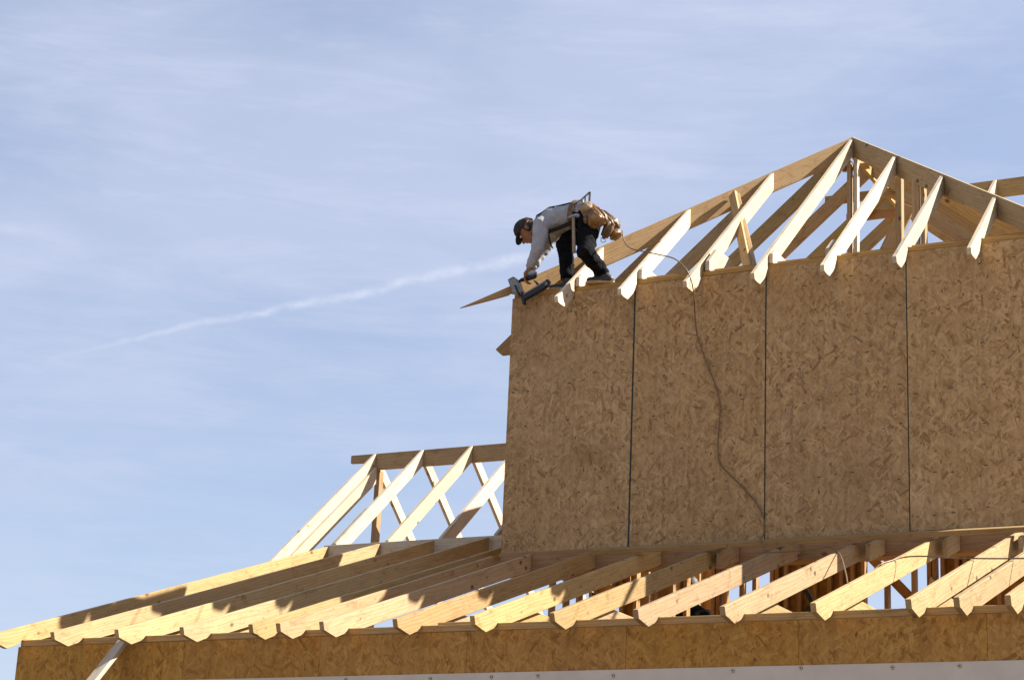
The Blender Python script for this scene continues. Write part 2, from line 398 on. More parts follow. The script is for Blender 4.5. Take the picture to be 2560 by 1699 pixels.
# strip on the rafters, ledger against the upper wall, ledger on the main roof
prism('nailing_strip', [(1.12, -.545, -.168), (1.12, -.456, -.137), (1.12, -.468, -.099), (1.12, -.557, -.130)], (6.2, 0, 0), WOODS, (1, 0, 0), lr)
prism('ledger', [(.0, -.040, -.195), (7.3, -.040, -.195), (7.3, -.040, -.004), (.0, -.040, -.004)], (0, T, 0), WOODS, (1, 0, 0), lr)
prism('ledger', [(-2.78, 1.437, .30), (-.002, 1.437, .30), (-.002, 1.437, .497), (-2.78, 1.437, .497)], (0, T, 0), WOOD, (1, 0, 0), lr)
prism('block', [(4.64, -.56, ztopL(-.56)), (4.64, -.06, ztopL(-.06)), (4.64, -.06, ztopL(-.06)-.14), (4.64, -.56, ztopL(-.56)-.14)], (T, 0, 0), WOODL, (0, 1, SL), lr)
for X, y0 in ((2.205, -.47), (3.435, -.45), (4.035, -.44)):
    prism('block', [(X, y0, ztopL(y0)-.012), (X, -.05, ztopL(-.05)-.012), (X, -.05, ztopL(-.05)-.15), (X, y0, ztopL(y0)-.15)], (T, 0, 0), WOODL, (0, 1, SL), lr)
box('block', (1.0, -2.80, -1.12), (1.30, -2.70, -1.083), WOODS, (1, 0, 0), lr)

# raking prop on the wall
pb = bar('wall_brace', (-1.672, -2.968, -1.17), (-1.60, -6.50, -4.88), .036, .089, (1, 0, 0), WOOD)
tag(pb, 'raking timber prop leaning from the ground up to the lower wall', 'brace')

# ------------------------------------------------------------------ upper storey walls
HT = 2.353; BX = 4.88
uw = thing('upper_wall', 'brown strand board wall of the upper storey with dark green seams', 'wall', (BX/2, 0, 0))
ps = [0.0, 1.22, 2.44, 3.66, BX]; gaps = [0, .016, .012, .010, 0]
for k in range(4):
    a = ps[k] + gaps[k]/2; b = ps[k+1] - gaps[k+1]/2
    box('wall_panel', (a, 0, -.002 + .003*k), (b, .012, HT + (.0, -.004, .003, -.002)[k]), OSBU, (1, 0, 0), uw, .001)
for k in (1, 2, 3):
    box('seam_gap_strip', (ps[k]-gaps[k]/2-.001, .004, 0), (ps[k]+gaps[k]/2+.001, .0125, HT-.006), GREEN, (0, 0, 1), uw, 0)  # added strip in the open gap; its colour holds edge green and gap shade
# driven staples: short dark dashes in rows along the studs
def staples():
    bm = bmesh.new(); rr = random.Random(3)
    for row in range(7):
        z0 = .16 + row*.335
        for c in range(36):
            X = .06 + c*.136 + rr.uniform(-.008, .008)
            if rr.random() < .35: continue
            Z = z0 + ((X*.09) % .11) - .05 + rr.uniform(-.012, .012)
            w = rr.uniform(.009, .016); h = .0028
            bmesh.ops.create_cube(bm, size=1, matrix=Matrix.Translation((X, -.0012, Z)) @ Matrix.Diagonal((w*2, .003, h*2, 1)))
    me = bpy.data.meshes.new('staples'); bm.to_mesh(me); bm.free()
    o = link('staples', me, Matrix.Identity(4), BLACK, uw); o['kind'] = 'stuff'
staples()
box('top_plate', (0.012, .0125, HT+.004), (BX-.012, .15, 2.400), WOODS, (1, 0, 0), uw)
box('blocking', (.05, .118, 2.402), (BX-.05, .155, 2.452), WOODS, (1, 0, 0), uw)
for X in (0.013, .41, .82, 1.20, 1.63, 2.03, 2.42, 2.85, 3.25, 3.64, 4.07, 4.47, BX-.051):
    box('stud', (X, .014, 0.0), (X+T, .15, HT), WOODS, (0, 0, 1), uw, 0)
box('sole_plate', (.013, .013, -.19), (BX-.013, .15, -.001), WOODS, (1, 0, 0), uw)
for nm, X, lab in (('upper_side_wall', 0.0, 'left end wall of the upper storey below the overhanging rafter tail'), ('upper_side_wall', BX-.012, 'right end wall of the upper storey at the picture edge')):
    t_ = thing(nm, lab, 'wall', (X, 2.2, 0))
    for a, b in ((.0125, 1.22), (1.224, 2.44), (2.444, 3.66), (3.664, 4.88)):
        box('wall_panel', (X, a, -.01), (X+.012, b, HT), OSBU, (0, 1, 0), t_, 0)
    xi = X+.0125 if X < 1 else X-.14
    box('top_plate', (xi, .152, HT+.004), (xi+.138, 4.88, 2.400), WOOD, (0, 1, 0), t_)
    for k in range(11):
        box('stud', (xi, .2+k*.45, 0), (xi+.138, .2+k*.45+T, HT), WOODS, (0, 0, 1), t_, 0)

# ------------------------------------------------------------------ upper hip roof
SU = .8414; Z0 = 2.486; VU = .183
ur = thing('upper_roof_frame', 'steep open hip roof frame of pale rafters on the upper storey', 'roof frame', (BX/2, 2.4, 2.40))
def steep_profile(dend, dy=0.0):
    return [(-.34, Z0-.34*SU), (-.328, 2.150), (-.285, 2.144), (-.235, 2.144), (-.192, 2.148), (-.10, 2.222), (-.03, 2.282), (-.003, 2.353), (-.003, 2.401), (.115, 2.401), (dend, Z0+SU*dend-VU), (dend, Z0+SU*dend)]
PX = BX/2
for k in range(1, 8):
    d = S*min(k, 8-k) - (.030 if k != 4 else .0)
    x1 = S*k + .019
    prism('rafter', [(x1-T, y, z) for y, z in steep_profile(d)], (T, 0, 0), WOOD, (0, 1, SU), ur)
for k in range(1, 8):      # rafters on the left and right slopes
    d = S*k - .030 if k < 4 else PX - .021
    y1 = S*k + (.021 if k == 4 else 0) - .019
    sp_ = [(-.470, Z0-.470*SU), (-.455, 2.072), (-.405, 2.028), (-.19, 2.028), (-.19, Z0-.19*SU-VU), (-.003, 2.353), (-.003, 2.401), (.115, 2.401), (d, Z0+SU*d-VU), (d, Z0+SU*d)]
    prism('rafter', [(x, y1, z) for x, z in sp_], (0, T, 0), WOODL, (1, 0, SU), ur)
    prism('rafter', [(BX-x, y1, z) for x, z in sp_], (0, T, 0), WOODL, (-1, 0, SU), ur)
def hip(sx):
    VH = .214; dd = PX-.012
    pr = [(-.348, Z0-.348*SU), (-.33, 2.202), (-.15, 2.306), (-.02, 2.385), (-.02, 2.401), (.155, 2.401), (dd, Z0+SU*dd-VH), (dd, Z0+SU*dd)]
    f = lambda d: (d if sx > 0 else BX-d)
    n = Vector((1, -1, 0)).normalized() if sx > 0 else Vector((-1, -1, 0)).normalized()
    prism('hip_rafter', [Vector((f(d), d, z)) - n*T/2 for d, z in pr], n*T, WOODL, (sx, 1, SU), ur)
hip(1); hip(-1)
zr = Z0 + SU*PX
box('ridge_board', (PX-.019, PX+.03, zr-.215), (PX+.019, 4.04, zr), WOODL, (0, 1, 0), ur)
box('ridge_board', (PX-.30, 4.042, zr-.19), (8.2, 4.08, zr), WOODL, (1, 0, 0), ur)
for X in (3.455, 4.065, 4.675, 5.285, 5.895, 6.505):      # rafters of the cross roof behind
    y0 = 4.04 - (zr - (Z0 + SU*max(BX-X, -.3)))/SU + .04
    prism('rafter', [(X-.019, 4.041, zr), (X-.019, y0, zr-SU*(4.041-y0)), (X-.019, y0, zr-SU*(4.041-y0)-VU), (X-.019, 4.041, zr-VU)], (T, 0, 0), WOOD, (0, 1, SU), ur)
    prism('rafter', [(X-.019, 4.081, zr), (X-.019, 6.0, zr-SU*1.919), (X-.019, 6.0, zr-SU*1.919-VU), (X-.019, 4.081, zr-VU)], (T, 0, 0), WOODL, (0, 1, -SU), ur)
# collar ties, posts and braces
for Y, z1 in ((3.05+.021, 4.21), (3.66+.021, 4.235)):
    dx = (z1-.05-Z0)/SU
    box('collar_tie', (dx-.05, Y, z1-.095), (BX-dx+.05, Y+T, z1), WOODS, (1, 0, 0), ur)
bar('post', (2.385, 2.485, 2.45), (2.395, 2.485, 4.30), .075, T, (1, 0, 0), WOODL, ur)
bar('post', (2.452, 2.485, 2.45), (2.462, 2.485, 4.30), .075, T, (1, 0, 0), WOOD, ur)
box('header_block', (2.30, 2.53, 4.23), (2.58, 2.57, 4.29), WOODS, (1, 0, 0), ur)
bar('post', (3.295, 1.60, 2.45), (3.315, 1.57, 3.66), .07, T, (0, 1, 0), WOODL, ur)
bar('post', (3.375, 1.60, 2.45), (3.39, 1.55, 3.63), .09, T, (1, 0, 0), WOODL, ur)
bar('post', (3.02, 2.02, 2.45), (3.03, 2.02, 3.86), .089, .06, (1, 0, 0), WOODL, ur)
bar('brace', (2.44, 2.60, 2.80), (2.95, 2.60, 3.80), .14, T, (0, 1, 0), WOODL, ur)
bar('brace', (2.20, .22, 2.42), (1.555, 1.475, 3.70), .089, T, (.3, .95, 0), WOODL, ur)
bar('brace', (2.25, .25, 2.42), (1.605, 1.470, 3.66), .089, T, (.95, .3, 0), WOODS, ur)
for k in (1, 2, 3, 4, 5):
    X = S*k + .0205
    if k == 5: X -= .14
    if k in (3, 5):
        pr = [(.0, 2.402), (.0, 2.488), (.185, 2.657), (.35, 2.668), (.568, 2.671), (.41, 2.54), (.24, 2.402)] if k == 3 else [(.02, 2.402), (.02, 2.48), (.19, 2.615), (.46, 2.615), (.375, 2.52), (.25, 2.402)]
        prism('offcut_block', [(X+.03, y, z) for y, z in pr], (T, 0, 0), WOOD, (0, 1, 1), ur)
    else:
        pr = [(.004, 2.402), (.004, 2.485), (.062, 2.535), (4.7, 2.535), (4.7, 2.402)]
        prism('ceiling_joist', [(X, y, z) for y, z in pr], (T, 0, 0), WOOD, (0, 1, 0), ur)
box('offcut_block', (.80, .02, 2.402), (.84, .115, 2.53), WOODS, (0, 0, 1), ur)

# ------------------------------------------------------------------ main gable roof behind
mr = thing('main_roof_frame', 'gable roof frame of crossing rafters left of the upper storey', 'roof frame', (-2.0, 3.1, 0))
ZR, YR = 1.885, 3.112
prism('ridge_board', [(-3.60, YR+.001, ZR), (-.002, YR+.001, ZR), (-.002, YR+.001, ZR-.185), (-3.27, YR+.001, ZR-.185), (-3.30, YR+.001, ZR-.10), (-3.60, YR+.001, ZR-.09)], (0, T, 0), WOODL, (1, 0, 0), mr)
SM = .835
def main_rafter(Xf, drop=0.0, y0=.15, yt=0.0, name='rafter', back=True, top=0.0):
    yr = YR - top
    zt = lambda y: ZR - drop - SM*(YR-y)
    prism(name, [(Xf-T, yr, zt(yr)), (Xf-T, y0, zt(y0)), (Xf-T, y0, zt(y0)-VU), (Xf-T, yr, zt(yr)-VU)], (T, 0, 0), WOOD, (0, 1, SM), mr)
    if back:
        ya = YR + .002 + T; zb = lambda y: ZR - drop - SM*(y-ya)
        prism(name, [(Xf-T, ya, zb(ya)), (Xf-T, 5.6, zb(5.6)), (Xf-T, 5.6, zb(5.6)-VU*.85), (Xf-T, ya, zb(ya)-VU*.85)], (T, 0, 0), WOOD, (0, 1, -SM), mr)
for k in range(5): main_rafter(-3.27 + S*k, y0=.15 if k == 0 else 1.478)
main_rafter(-3.231, drop=.145, back=False, top=.03)
main_rafter(-2.70, drop=.015, back=False, top=1.02, y0=1.478)
bar('post', (-3.25, YR+.06, -.6), (-3.25, YR+.06, ZR-.19), .089, .062, (1, 0, 0), WOODL, mr)

# ------------------------------------------------------------------ inner stud walls seen under the rafters
iw = thing('stud_wall', 'open stud wall inside the house glimpsed between the lower rafters', 'wall', (1.4, 2.45, -1.5))
for X in (-.712, -.556, -.411, -.27, -.188, -.06, .06, .207, .43, .585, .735, 1.018, 1.07, 1.133, 1.307, 1.436, 1.612, 1.66, 1.751, 1.881, 2.034, 2.177, 2.289, 2.397, 2.50, 2.72, 2.975, 3.12, 3.17, 3.245, 3.375, 3.45, 3.60, 3.75, 4.0, 4.2):
    box('stud', (X, 2.40, -1.45), (X+T, 2.49, .62), WOODS, (0, 0, 1), iw)
box('top_plate', (-.75, 2.38, .622), (4.5, 2.52, .70), WOODS, (1, 0, 0), iw)
for a, b in ((-.27, -.16), (.06, .19), (.47, .56), (1.62, 2.50), (3.26, 3.37), (3.4, 4.2)):
    box('sheathing', (a, 2.492, -1.45), (b, 2.504, .62), OSBL, (0, 0, 1), iw, 0)
bar('brace', (2.42, 2.53, .48), (3.02, 2.53, -.16), .089, T, (0, 1, 0), WOODS, iw)
prism('offcut_block', [(3.11, 2.36, -.2), (3.16, 2.36, .10), (3.24, 2.36, .01), (3.26, 2.36, -.2)], (0, T, 0), WOOD, (0, 0, 1), iw)
fd = thing('floor_deck', 'strand board floor deck inside the house behind the lower wall', 'floor deck', (1.4, 2.6, -1.53))
for k in range(5):
    box('floor_panel', (-1.2+k*1.22, .6, -1.53), (-1.2+k*1.22+1.216, 5.4, -1.51), OSBL, (0, 1, 0), fd, 0)
for k in range(8):
    box('floor_joist', (-1.15+k*.8, .6, -1.72), (-1.15+k*.8+T, 5.4, -1.531), WOODS, (0, 1, 0), fd, 0)

# ------------------------------------------------------------------ worker on the wall plate
V = Vector
J = dict(pelvis=(.676, .13, 3.100), waist=(.548, .13, 3.135), chest=(.345, .13, 3.095), neckb=(.215, .13, 3.085), neck=(.150, .13, 3.062), head=(.058, .13, 3.045),
         shoN=(.285, -.040, 3.012), elbN=(.286, -.10, 2.766), wriN=(.207, -.09, 2.595), shoF=(.215, .30, 3.06), elbF=(.138, .29, 2.90), wriF=(.075, .23, 2.70),
         hipF=(.60, .215, 3.07), kneeF=(.425, .17, 2.885), ankF=(.498, .10, 2.52), heelF=(.54, .10, 2.43), toeF=(.37, .06, 2.425),
         hipN=(.735, .035, 3.02), kneeN=(.795, -.16, 2.655), ankN=(.885, .04, 2.49), heelN=(.945, .045, 2.435), toeN=(.775, .0, 2.43))
J = {k: V(v) for k, v in J.items()}
wk = thing('person', 'bending carpenter in dark cap, grey shirt and black trousers on the wall corner', 'person', (.62, .08, 2.402))
hf = V((-.57, -.10, -.81)).normalized(); hs = V((.06, -1, .02)).normalized(); hu = hs.cross(hf).normalized()
if hu.x > 0: hu = -hu
hs = hf.cross(hu).normalized()
if hs.y > 0: hs = -hs
H = J['head'] + hu*.0
def hp(f, u, s): return H + hf*f + hu*u + hs*s
caps = [
    (J['pelvis'], .115, J['waist'], .105, (1, 1.25, 1)), (J['waist'], .105, J['chest'], .125, (1, 1.3, 1)), (J['chest'], .125, J['neckb'], .085, (1, 1.3, 1)),
    (J['neckb'], .062, J['neck'], .056), (J['neck'], .055, hp(-.015, -.03, 0), .06),
    (hp(.0, .03, 0), .088, hp(.0, .03, 0), .088), (hp(-.025, .025, 0), .085, hp(-.025, .025, 0), .085), (hp(.03, -.03, 0), .062, hp(.035, -.075, 0), .046), (hp(.06, -.085, 0), .028, hp(.062, -.092, 0), .024),
    (hp(.085, -.012, 0), .011, hp(.112, -.038, 0), .014), (hp(.085, -.058, 0), .016, hp(.088, -.066, 0), .014),
    (hp(-.012, -.01, .086), .018, hp(-.014, -.034, .082), .012), (hp(-.012, -.01, -.086), .018, hp(-.014, -.034, -.082), .012),
    (J['shoN'], .062, J['elbN'], .044), (J['elbN'], .043, J['wriN'], .028), (J['shoF'], .062, J['elbF'], .044), (J['elbF'], .043, J['wriF'], .028),
    (J['chest'], .10, J['shoN'], .065), (J['chest'], .10, J['shoF'], .065),
    (J['hipF'], .088, J['kneeF'], .060), (J['kneeF'], .058, J['ankF'], .040), (J['hipN'], .088, J['kneeN'], .060), (J['kneeN'], .058, J['ankN'], .040),
    (J['pelvis'], .11, J['hipF'], .09), (J['pelvis'], .11, J['hipN'], .09),
    (J['ankF'], .038, J['heelF'], .035), (J['heelF'], .034, J['toeF'], .026), (J['ankN'], .038, J['heelN'], .035), (J['heelN'], .034, J['toeN'], .026)]
def hand(w, fdir, curl, side, thumb):
    """palm and five fingers; fdir along the hand, curl = towards the palm side"""
    fdir, curl, side = V(fdir).normalized(), V(curl).normalized(), V(side).normalized()
    out = [(w, .026, w + fdir*.045, .030), (w + fdir*.05 - side*.022, .020, w + fdir*.075 - side*.024, .016), (w + fdir*.05 + side*.022, .020, w + fdir*.072 + side*.024, .015)]
    for k, (o, L) in enumerate(((-.030, .040), (-.010, .046), (.010, .042), (.029, .033))):
        a = w + fdir*.082 + side*o; b_ = a + (fdir*.85 + curl*.35)*L; c_ = b_ + (fdir*.35 + curl*.8)*L*.75; d_ = c_ + (curl*.9 - fdir*.25)*L*.55
        out += [(a, .0095, b_, .0088), (b_, .0088, c_, .0080), (c_, .0078, d_, .0066)]
    a = w + fdir*.025 - side*.030; b_ = a + (V(thumb)*.7 + fdir*.6).normalized()*.035; c_ = b_ + (fdir*.8 + curl*.5)*.030
    out += [(a, .013, b_, .011), (b_, .010, c_, .008)]
    return out
caps += hand(J['wriN'] + V((-.005, 0, -.012)), (-.32, .0, -.95), (.95, .05, -.30), (0, 1, 0), (-.3, -.6, -.3))
caps += hand(J['wriF'] + V((-.005, 0, -.012)), (-.35, -.1, -.93), (.3, -.9, -.2), (1, .3, 0), (-.6, -.4, -.3))
blob('body', caps, .0065, SKIN, wk, 2)
shirt = [
    (J['waist'] + V((.075, 0, 0)), .128, J['waist'], .125, (1, 1.25, 1)), (J['waist'], .125, J['chest'], .142, (1, 1.28, .98)), (J['chest'], .142, J['neckb'] + V((.01, 0, 0)), .098, (1, 1.32, 1)),
    (J['chest'], .115, J['shoN'], .083), (J['chest'], .115, J['shoF'], .083),
    (J['shoN'], .080, J['elbN'], .062), (J['elbN'], .062, J['wriN'] + V((.012, 0, .03)), .044), (J['shoF'], .080, J['elbF'], .060), (J['elbF'], .060, J['wriF'] + V((.01, 0, .03)), .042)]
SHO = blob('shirt', shirt, .009, SHIRT, wk, 3, fold=.028, fscale=.07)
tr = [
    (J['pelvis'], .130, J['pelvis'] + V((-.06, 0, .012)), .122, (1, 1.25, 1)), (J['pelvis'], .125, J['hipF'], .108), (J['pelvis'], .125, J['hipN'], .108),
    (J['hipF'], .108, J['kneeF'], .080), (J['kneeF'], .078, J['ankF'] + V((0, 0, .03)), .066), (J['hipN'], .110, J['kneeN'], .080), (J['kneeN'], .078, J['ankN'] + V((-.004, 0, .02)), .066)]
blob('trousers', tr, .009, TROU, wk, 3, fold=.034, fscale=.06)
def boot(h, t, a):
    b_ = blob('boot', [(a, .052, h + V((0, 0, .012)), .042), (h + V((0, 0, .008)), .042, t + V((0, 0, .006)), .036)], .008, BOOT, wk, 3, cut=[((0, 0, 2.418), (0, 0, -1))])
    d = (t-h); d.z = 0; d.normalize(); n = V((-d.y, d.x, 0))
    o = [h - d*.045 + n*.028, h - d*.052, h - d*.045 - n*.028, t - d*.03 - n*.042, t + d*.025 - n*.03, t + d*.045, t + d*.025 + n*.03, t - d*.03 + n*.042]
    prism('sole', [(p.x, p.y, 2.403) for p in o], (0, 0, .024), SOLE, d, b_, .004, 1)
boot(J['heelF'], J['toeF'], J['ankF']); boot(J['heelN'], J['toeN'], J['ankN'])
# cap, hair, eyes
cp = blob('cap', [(hp(-.004, .045, 0), .100, hp(-.004, .045, 0), .100, (1, 1, 1)), (hp(-.03, .035, 0), .094, hp(-.03, .035, 0), .094), (hp(.015, .05, 0), .093, hp(.015, .05, 0), .093)], .007, CAPC, wk, 2,
          cut=[(tuple(hp(0, .022, 0)), tuple(-hu - hf*.12))])
bill = []
for k in range(13):
    a = R(-90 + 180*k/12); bill.append(hp(.075 + .085*math.cos(a), .030 - .022*math.cos(a), .078*math.sin(a)))
prism('bill', bill, hu*.007, CAPC, hs, cp, .002)
blob('hair', [(hp(-.035, .0, 0), .082, hp(-.05, -.03, 0), .062, (1, 1, 1)), (hp(-.01, .012, .06), .035, hp(-.02, -.01, .06), .028), (hp(-.01, .012, -.06), .035, hp(-.02, -.01, -.06), .028)], .008, HAIR, wk, 2)
for s in (-1, 1):
    ellipsoid('eye', hp(.083, .004, s*.033), (tuple(hf*.012), tuple(hs*.014), tuple(hu*.009)), EYE, wk, 2)
# braces (suspenders), belt and pouches
def ribbon(name, pts, w, th, mat, parent, nrm):
    pts = [V(p) for p in pts]; bm = bmesh.new(); rows = []
    for i, p in enumerate(pts):
        d = (pts[min(i+1, len(pts)-1)] - pts[max(i-1, 0)]).normalized(); n = V(nrm[i] if isinstance(nrm, list) else nrm).normalized(); s = d.cross(n).normalized(); n = s.cross(d)
        rows.append([bm.verts.new(p + s*w/2*a + n*th/2*b) for a, b in ((-1, -1), (1, -1), (1, 1), (-1, 1))])
    for a, b in zip(rows, rows[1:]):
        for k in range(4): bm.faces.new((a[k], a[(k+1) % 4], b[(k+1) % 4], b[k]))
    bm.faces.new(rows[0]); bm.faces.new(rows[-1]); bmesh.ops.recalc_face_normals(bm, faces=bm.faces)
    me = bpy.data.meshes.new(name); bm.to_mesh(me); bm.free()
    return link(name, me, Matrix.Identity(4), mat, parent)
from mathutils.bvhtree import BVHTree
_bv = BVHTree.FromPolygons([V(v.co) + V((0, 0, 0)) for v in SHO.data.vertices], [tuple(p.vertices) for p in SHO.data.polygons])
_of = pworld(wk).translation + SHO.location
def drape(pts):
    out = []
    for p in pts:
        h = _bv.ray_cast(V((p[0], p[1], 4.0)) - _of, V((0, 0, -1)))[0]
        out.append((p[0], p[1], (h.z + _of.z + .005) if h is not None else p[2]))
    return out
ribbon('suspender', drape([(.20, .03, 3.142), (.255, .02, 3.192), (.33, .02, 3.222), (.41, .025, 3.236), (.50, .03, 3.246), (.585, .04, 3.246), (.64, .05, 3.235)]), .042, .007, STRAP, wk, (0, -.35, 1))
ribbon('suspender', drape([(.20, .24, 3.142), (.255, .25, 3.192), (.33, .25, 3.222), (.41, .245, 3.236), (.50, .24, 3.246), (.585, .22, 3.246), (.64, .2, 3.235)]), .042, .007, STRAP, wk, (0, .35, 1))
ribbon('suspender', [(.205, .0, 3.12), (.215, -.03, 3.03), (.27, -.035, 2.965), (.36, -.02, 2.955), (.46, -.01, 2.98), (.58, -.02, 3.01)], .04, .007, STRAP, wk, [(-1, -.4, .5), (-.8, -.7, -.2), (-.3, -.8, -.7), (.0, -.6, -.9), (0, -.6, -.9), (0, -.6, -.9)])
ribbon('loose_strap', [(.338, .0, 2.945), (.352, .0, 2.88), (.368, -.005, 2.835), (.392, -.01, 2.79)], .03, .006, STRAP, wk, (1, 0, .3))
belt = []
for k in range(25):
    a = 2*math.pi*k/24; belt.append(V((.575, .13, 3.125)) + V((.18, 0, .98)).normalized()*.142*math.cos(a) + V((0, 1, 0))*.178*math.sin(a))
ribbon('belt', belt, .05, .008, LEATHD, wk, [tuple(p - V((.575, .13, 3.125))) for p in belt])

tb = thing('tool_belt', 'tan leather nail pouches hanging at the bending carpenter\'s hips', 'tool belt', (.85, .0, 2.85))
def pouch(name, pts, y0, y1, mat, parent=tb, bv=.022):
    return prism(name, [(x, y0, z) for x, z in pts], (0, y1-y0, 0), mat, (1, 0, -.6), parent, bv, 3, True)
pouch('pouch', [(.690, 3.10), (.805, 3.150), (.905, 3.075), (.968, 2.992), (.962, 2.945), (.822, 2.880), (.780, 2.905), (.740, 3.02)], -.125, -.035, LEATH)
p1 = pouch('pocket', [(.790, 3.045), (.862, 3.085), (.945, 2.985), (.940, 2.952), (.835, 2.900), (.805, 2.93)], -.155, -.118, LEATH, tb, .016)
pouch('pocket', [(.672, 3.115), (.792, 3.160), (.842, 3.100), (.825, 3.045), (.755, 3.028)], -.150, -.105, LEATHP, tb, .016)
pouch('pocket', [(.748, 3.00), (.79, 3.02), (.80, 2.94), (.765, 2.925)], -.150, -.122, LEATHD, tb, .01)
pouch('pouch', [(.935, 3.030), (.995, 2.972), (.998, 2.925), (.912, 2.808), (.868, 2.832), (.893, 2.91)], -.045, .045, LEATHD)
pouch('pouch', [(.955, 2.955), (1.015, 2.915), (1.017, 2.872), (.922, 2.838), (.898, 2.862), (.922, 2.917)], .075, .165, LEATH)
pouch('pouch', [(.62, 3.24), (.78, 3.20), (.93, 3.08), (.90, 3.0), (.74, 3.08)], .20, .33, LEATHD)
tube('carabiner', [(.872, -.0, 2.838), (.872, -.0, 2.80), (.895, 0, 2.785), (.918, 0, 2.80), (.918, 0, 2.835)], .0032, STEEL, tb, 6, 4)
ribbon('pouch_seam', [(.802, -.158, 3.04), (.86, -.160, 3.07), (.92, -.158, 3.0)], .010, .004, LEATHD, tb, (0, -1, 0))

hm = thing('hammer', 'wooden handled hammer hanging head up from the carpenter\'s belt', 'hammer', (.69, -.19, 2.8))
tube('handle', [(.676, -.185, 3.0), (.684, -.19, 2.88), (.694, -.195, 2.76), (.703, -.197, 2.645)], .013, HANDLEW, hm, 10, 4, r_end=.017)
prism('hammer_head', [(.618, -.197, 2.985), (.628, -.197, 3.005), (.70, -.197, 3.022), (.735, -.197, 3.012), (.738, -.197, 2.985), (.69, -.197, 2.987)], (0, .028, 0), STEEL, (1, 0, 0), hm, .005, 2)
tube('holder_ring', [(.655, -.17, 2.99), (.69, -.215, 2.995), (.735, -.17, 3.01)], .004, STEEL, hm, 6, 6)

def square():
    bm = bmesh.new(); y = .02
    A, B, C = V((.595, y, 3.195)), V((.734, y, 3.300)), V((.731, y, 3.185)); D = V((.690, y, 3.262)); E_ = V((.688, y, 3.19))
    def seg(p, q, w):
        d = (q-p).normalized(); n = V((0, 1, 0)); u = d.cross(n)
        vs = [bm.verts.new(p + u*w*a + n*.0025*b) for a, b in ((-1, -1), (1, -1), (1, 1), (-1, 1))] + [bm.verts.new(q + u*w*a + n*.0025*b) for a, b in ((-1, -1), (1, -1), (1, 1), (-1, 1))]
        for f in ((0, 1, 2, 3), (7, 6, 5, 4), (0, 4, 5, 1), (1, 5, 6, 2), (2, 6, 7, 3), (3, 7, 4, 0)): bm.faces.new([vs[i] for i in f])
    seg(A, B, .009); seg(B, C, .011); seg(D, E_, .008); seg(A + V((.03, .0005, 0)), C + V((0, .0005, .005)), .012); seg(V((.655, y+.0004, 3.23)), V((.656, y+.0004, 3.19)), .012)
    bmesh.ops.recalc_face_normals(bm, faces=bm.faces)
    me = bpy.data.meshes.new('speed_square'); bm.to_mesh(me); bm.free()
    return tag(link('speed_square', me, Matrix.Identity(4), ALU), 'triangular grey metal square sticking up from the carpenter\'s belt', 'square')
square()

# nail gun
ng = thing('nail_gun', 'grey and black nail gun held down on the wall corner', 'nail gun', (.17, -.1, 2.26))
Yg = -.135
def gp(name, pts, w, mat, bv=.008, sg=2, yo=0): return prism(name, [(x, Yg+.045-w/2+yo, z) for x, z in pts], (0, w, 0), mat, (1, 0, 0), ng, bv, sg)
gp('housing', [(.005, 2.491), (.067, 2.517), (.105, 2.488), (.160, 2.360), (.126, 2.334), (.064, 2.360)], .085, ALU, .014, 3)
gp('end_cap', [(.000, 2.497), (.062, 2.524), (.074, 2.508), (.012, 2.482)], .075, STEEL, .006)
gp('nose', [(.126, 2.352), (.166, 2.360), (.180, 2.284), (.186, 2.252), (.162, 2.248)], .035, BLACK, .005)
gp('driver_guide', [(.080, 2.43), (.098, 2.436), (.140, 2.345), (.122, 2.338)], .096, BLACK, .004)
mg = gp('magazine', [(.135, 2.340), (.404, 2.466), (.427, 2.442), (.415, 2.410), (.376, 2.376), (.174, 2.289)], .042, BLACK, .006)
gp('magazine_rail', [(.165, 2.347), (.385, 2.449), (.390, 2.440), (.170, 2.338)], .050, STEEL, .002, 1)
gp('magazine_end', [(.372, 2.425), (.405, 2.440), (.413, 2.413), (.385, 2.392)], .046, ALU, .005)
gp('handle', [(.095, 2.470), (.110, 2.500), (.225, 2.525), (.284, 2.530), (.282, 2.490), (.215, 2.478)], .040, BLACK, .012, 3)
gp('air_fitting', [(.172, 2.543), (.251, 2.572), (.284, 2.546), (.276, 2.522), (.192, 2.519)], .050, STEEL, .008)
gp('strut', [(.251, 2.474), (.274, 2.466), (.316, 2.426), (.298, 2.413)], .020, BLACK, .004)

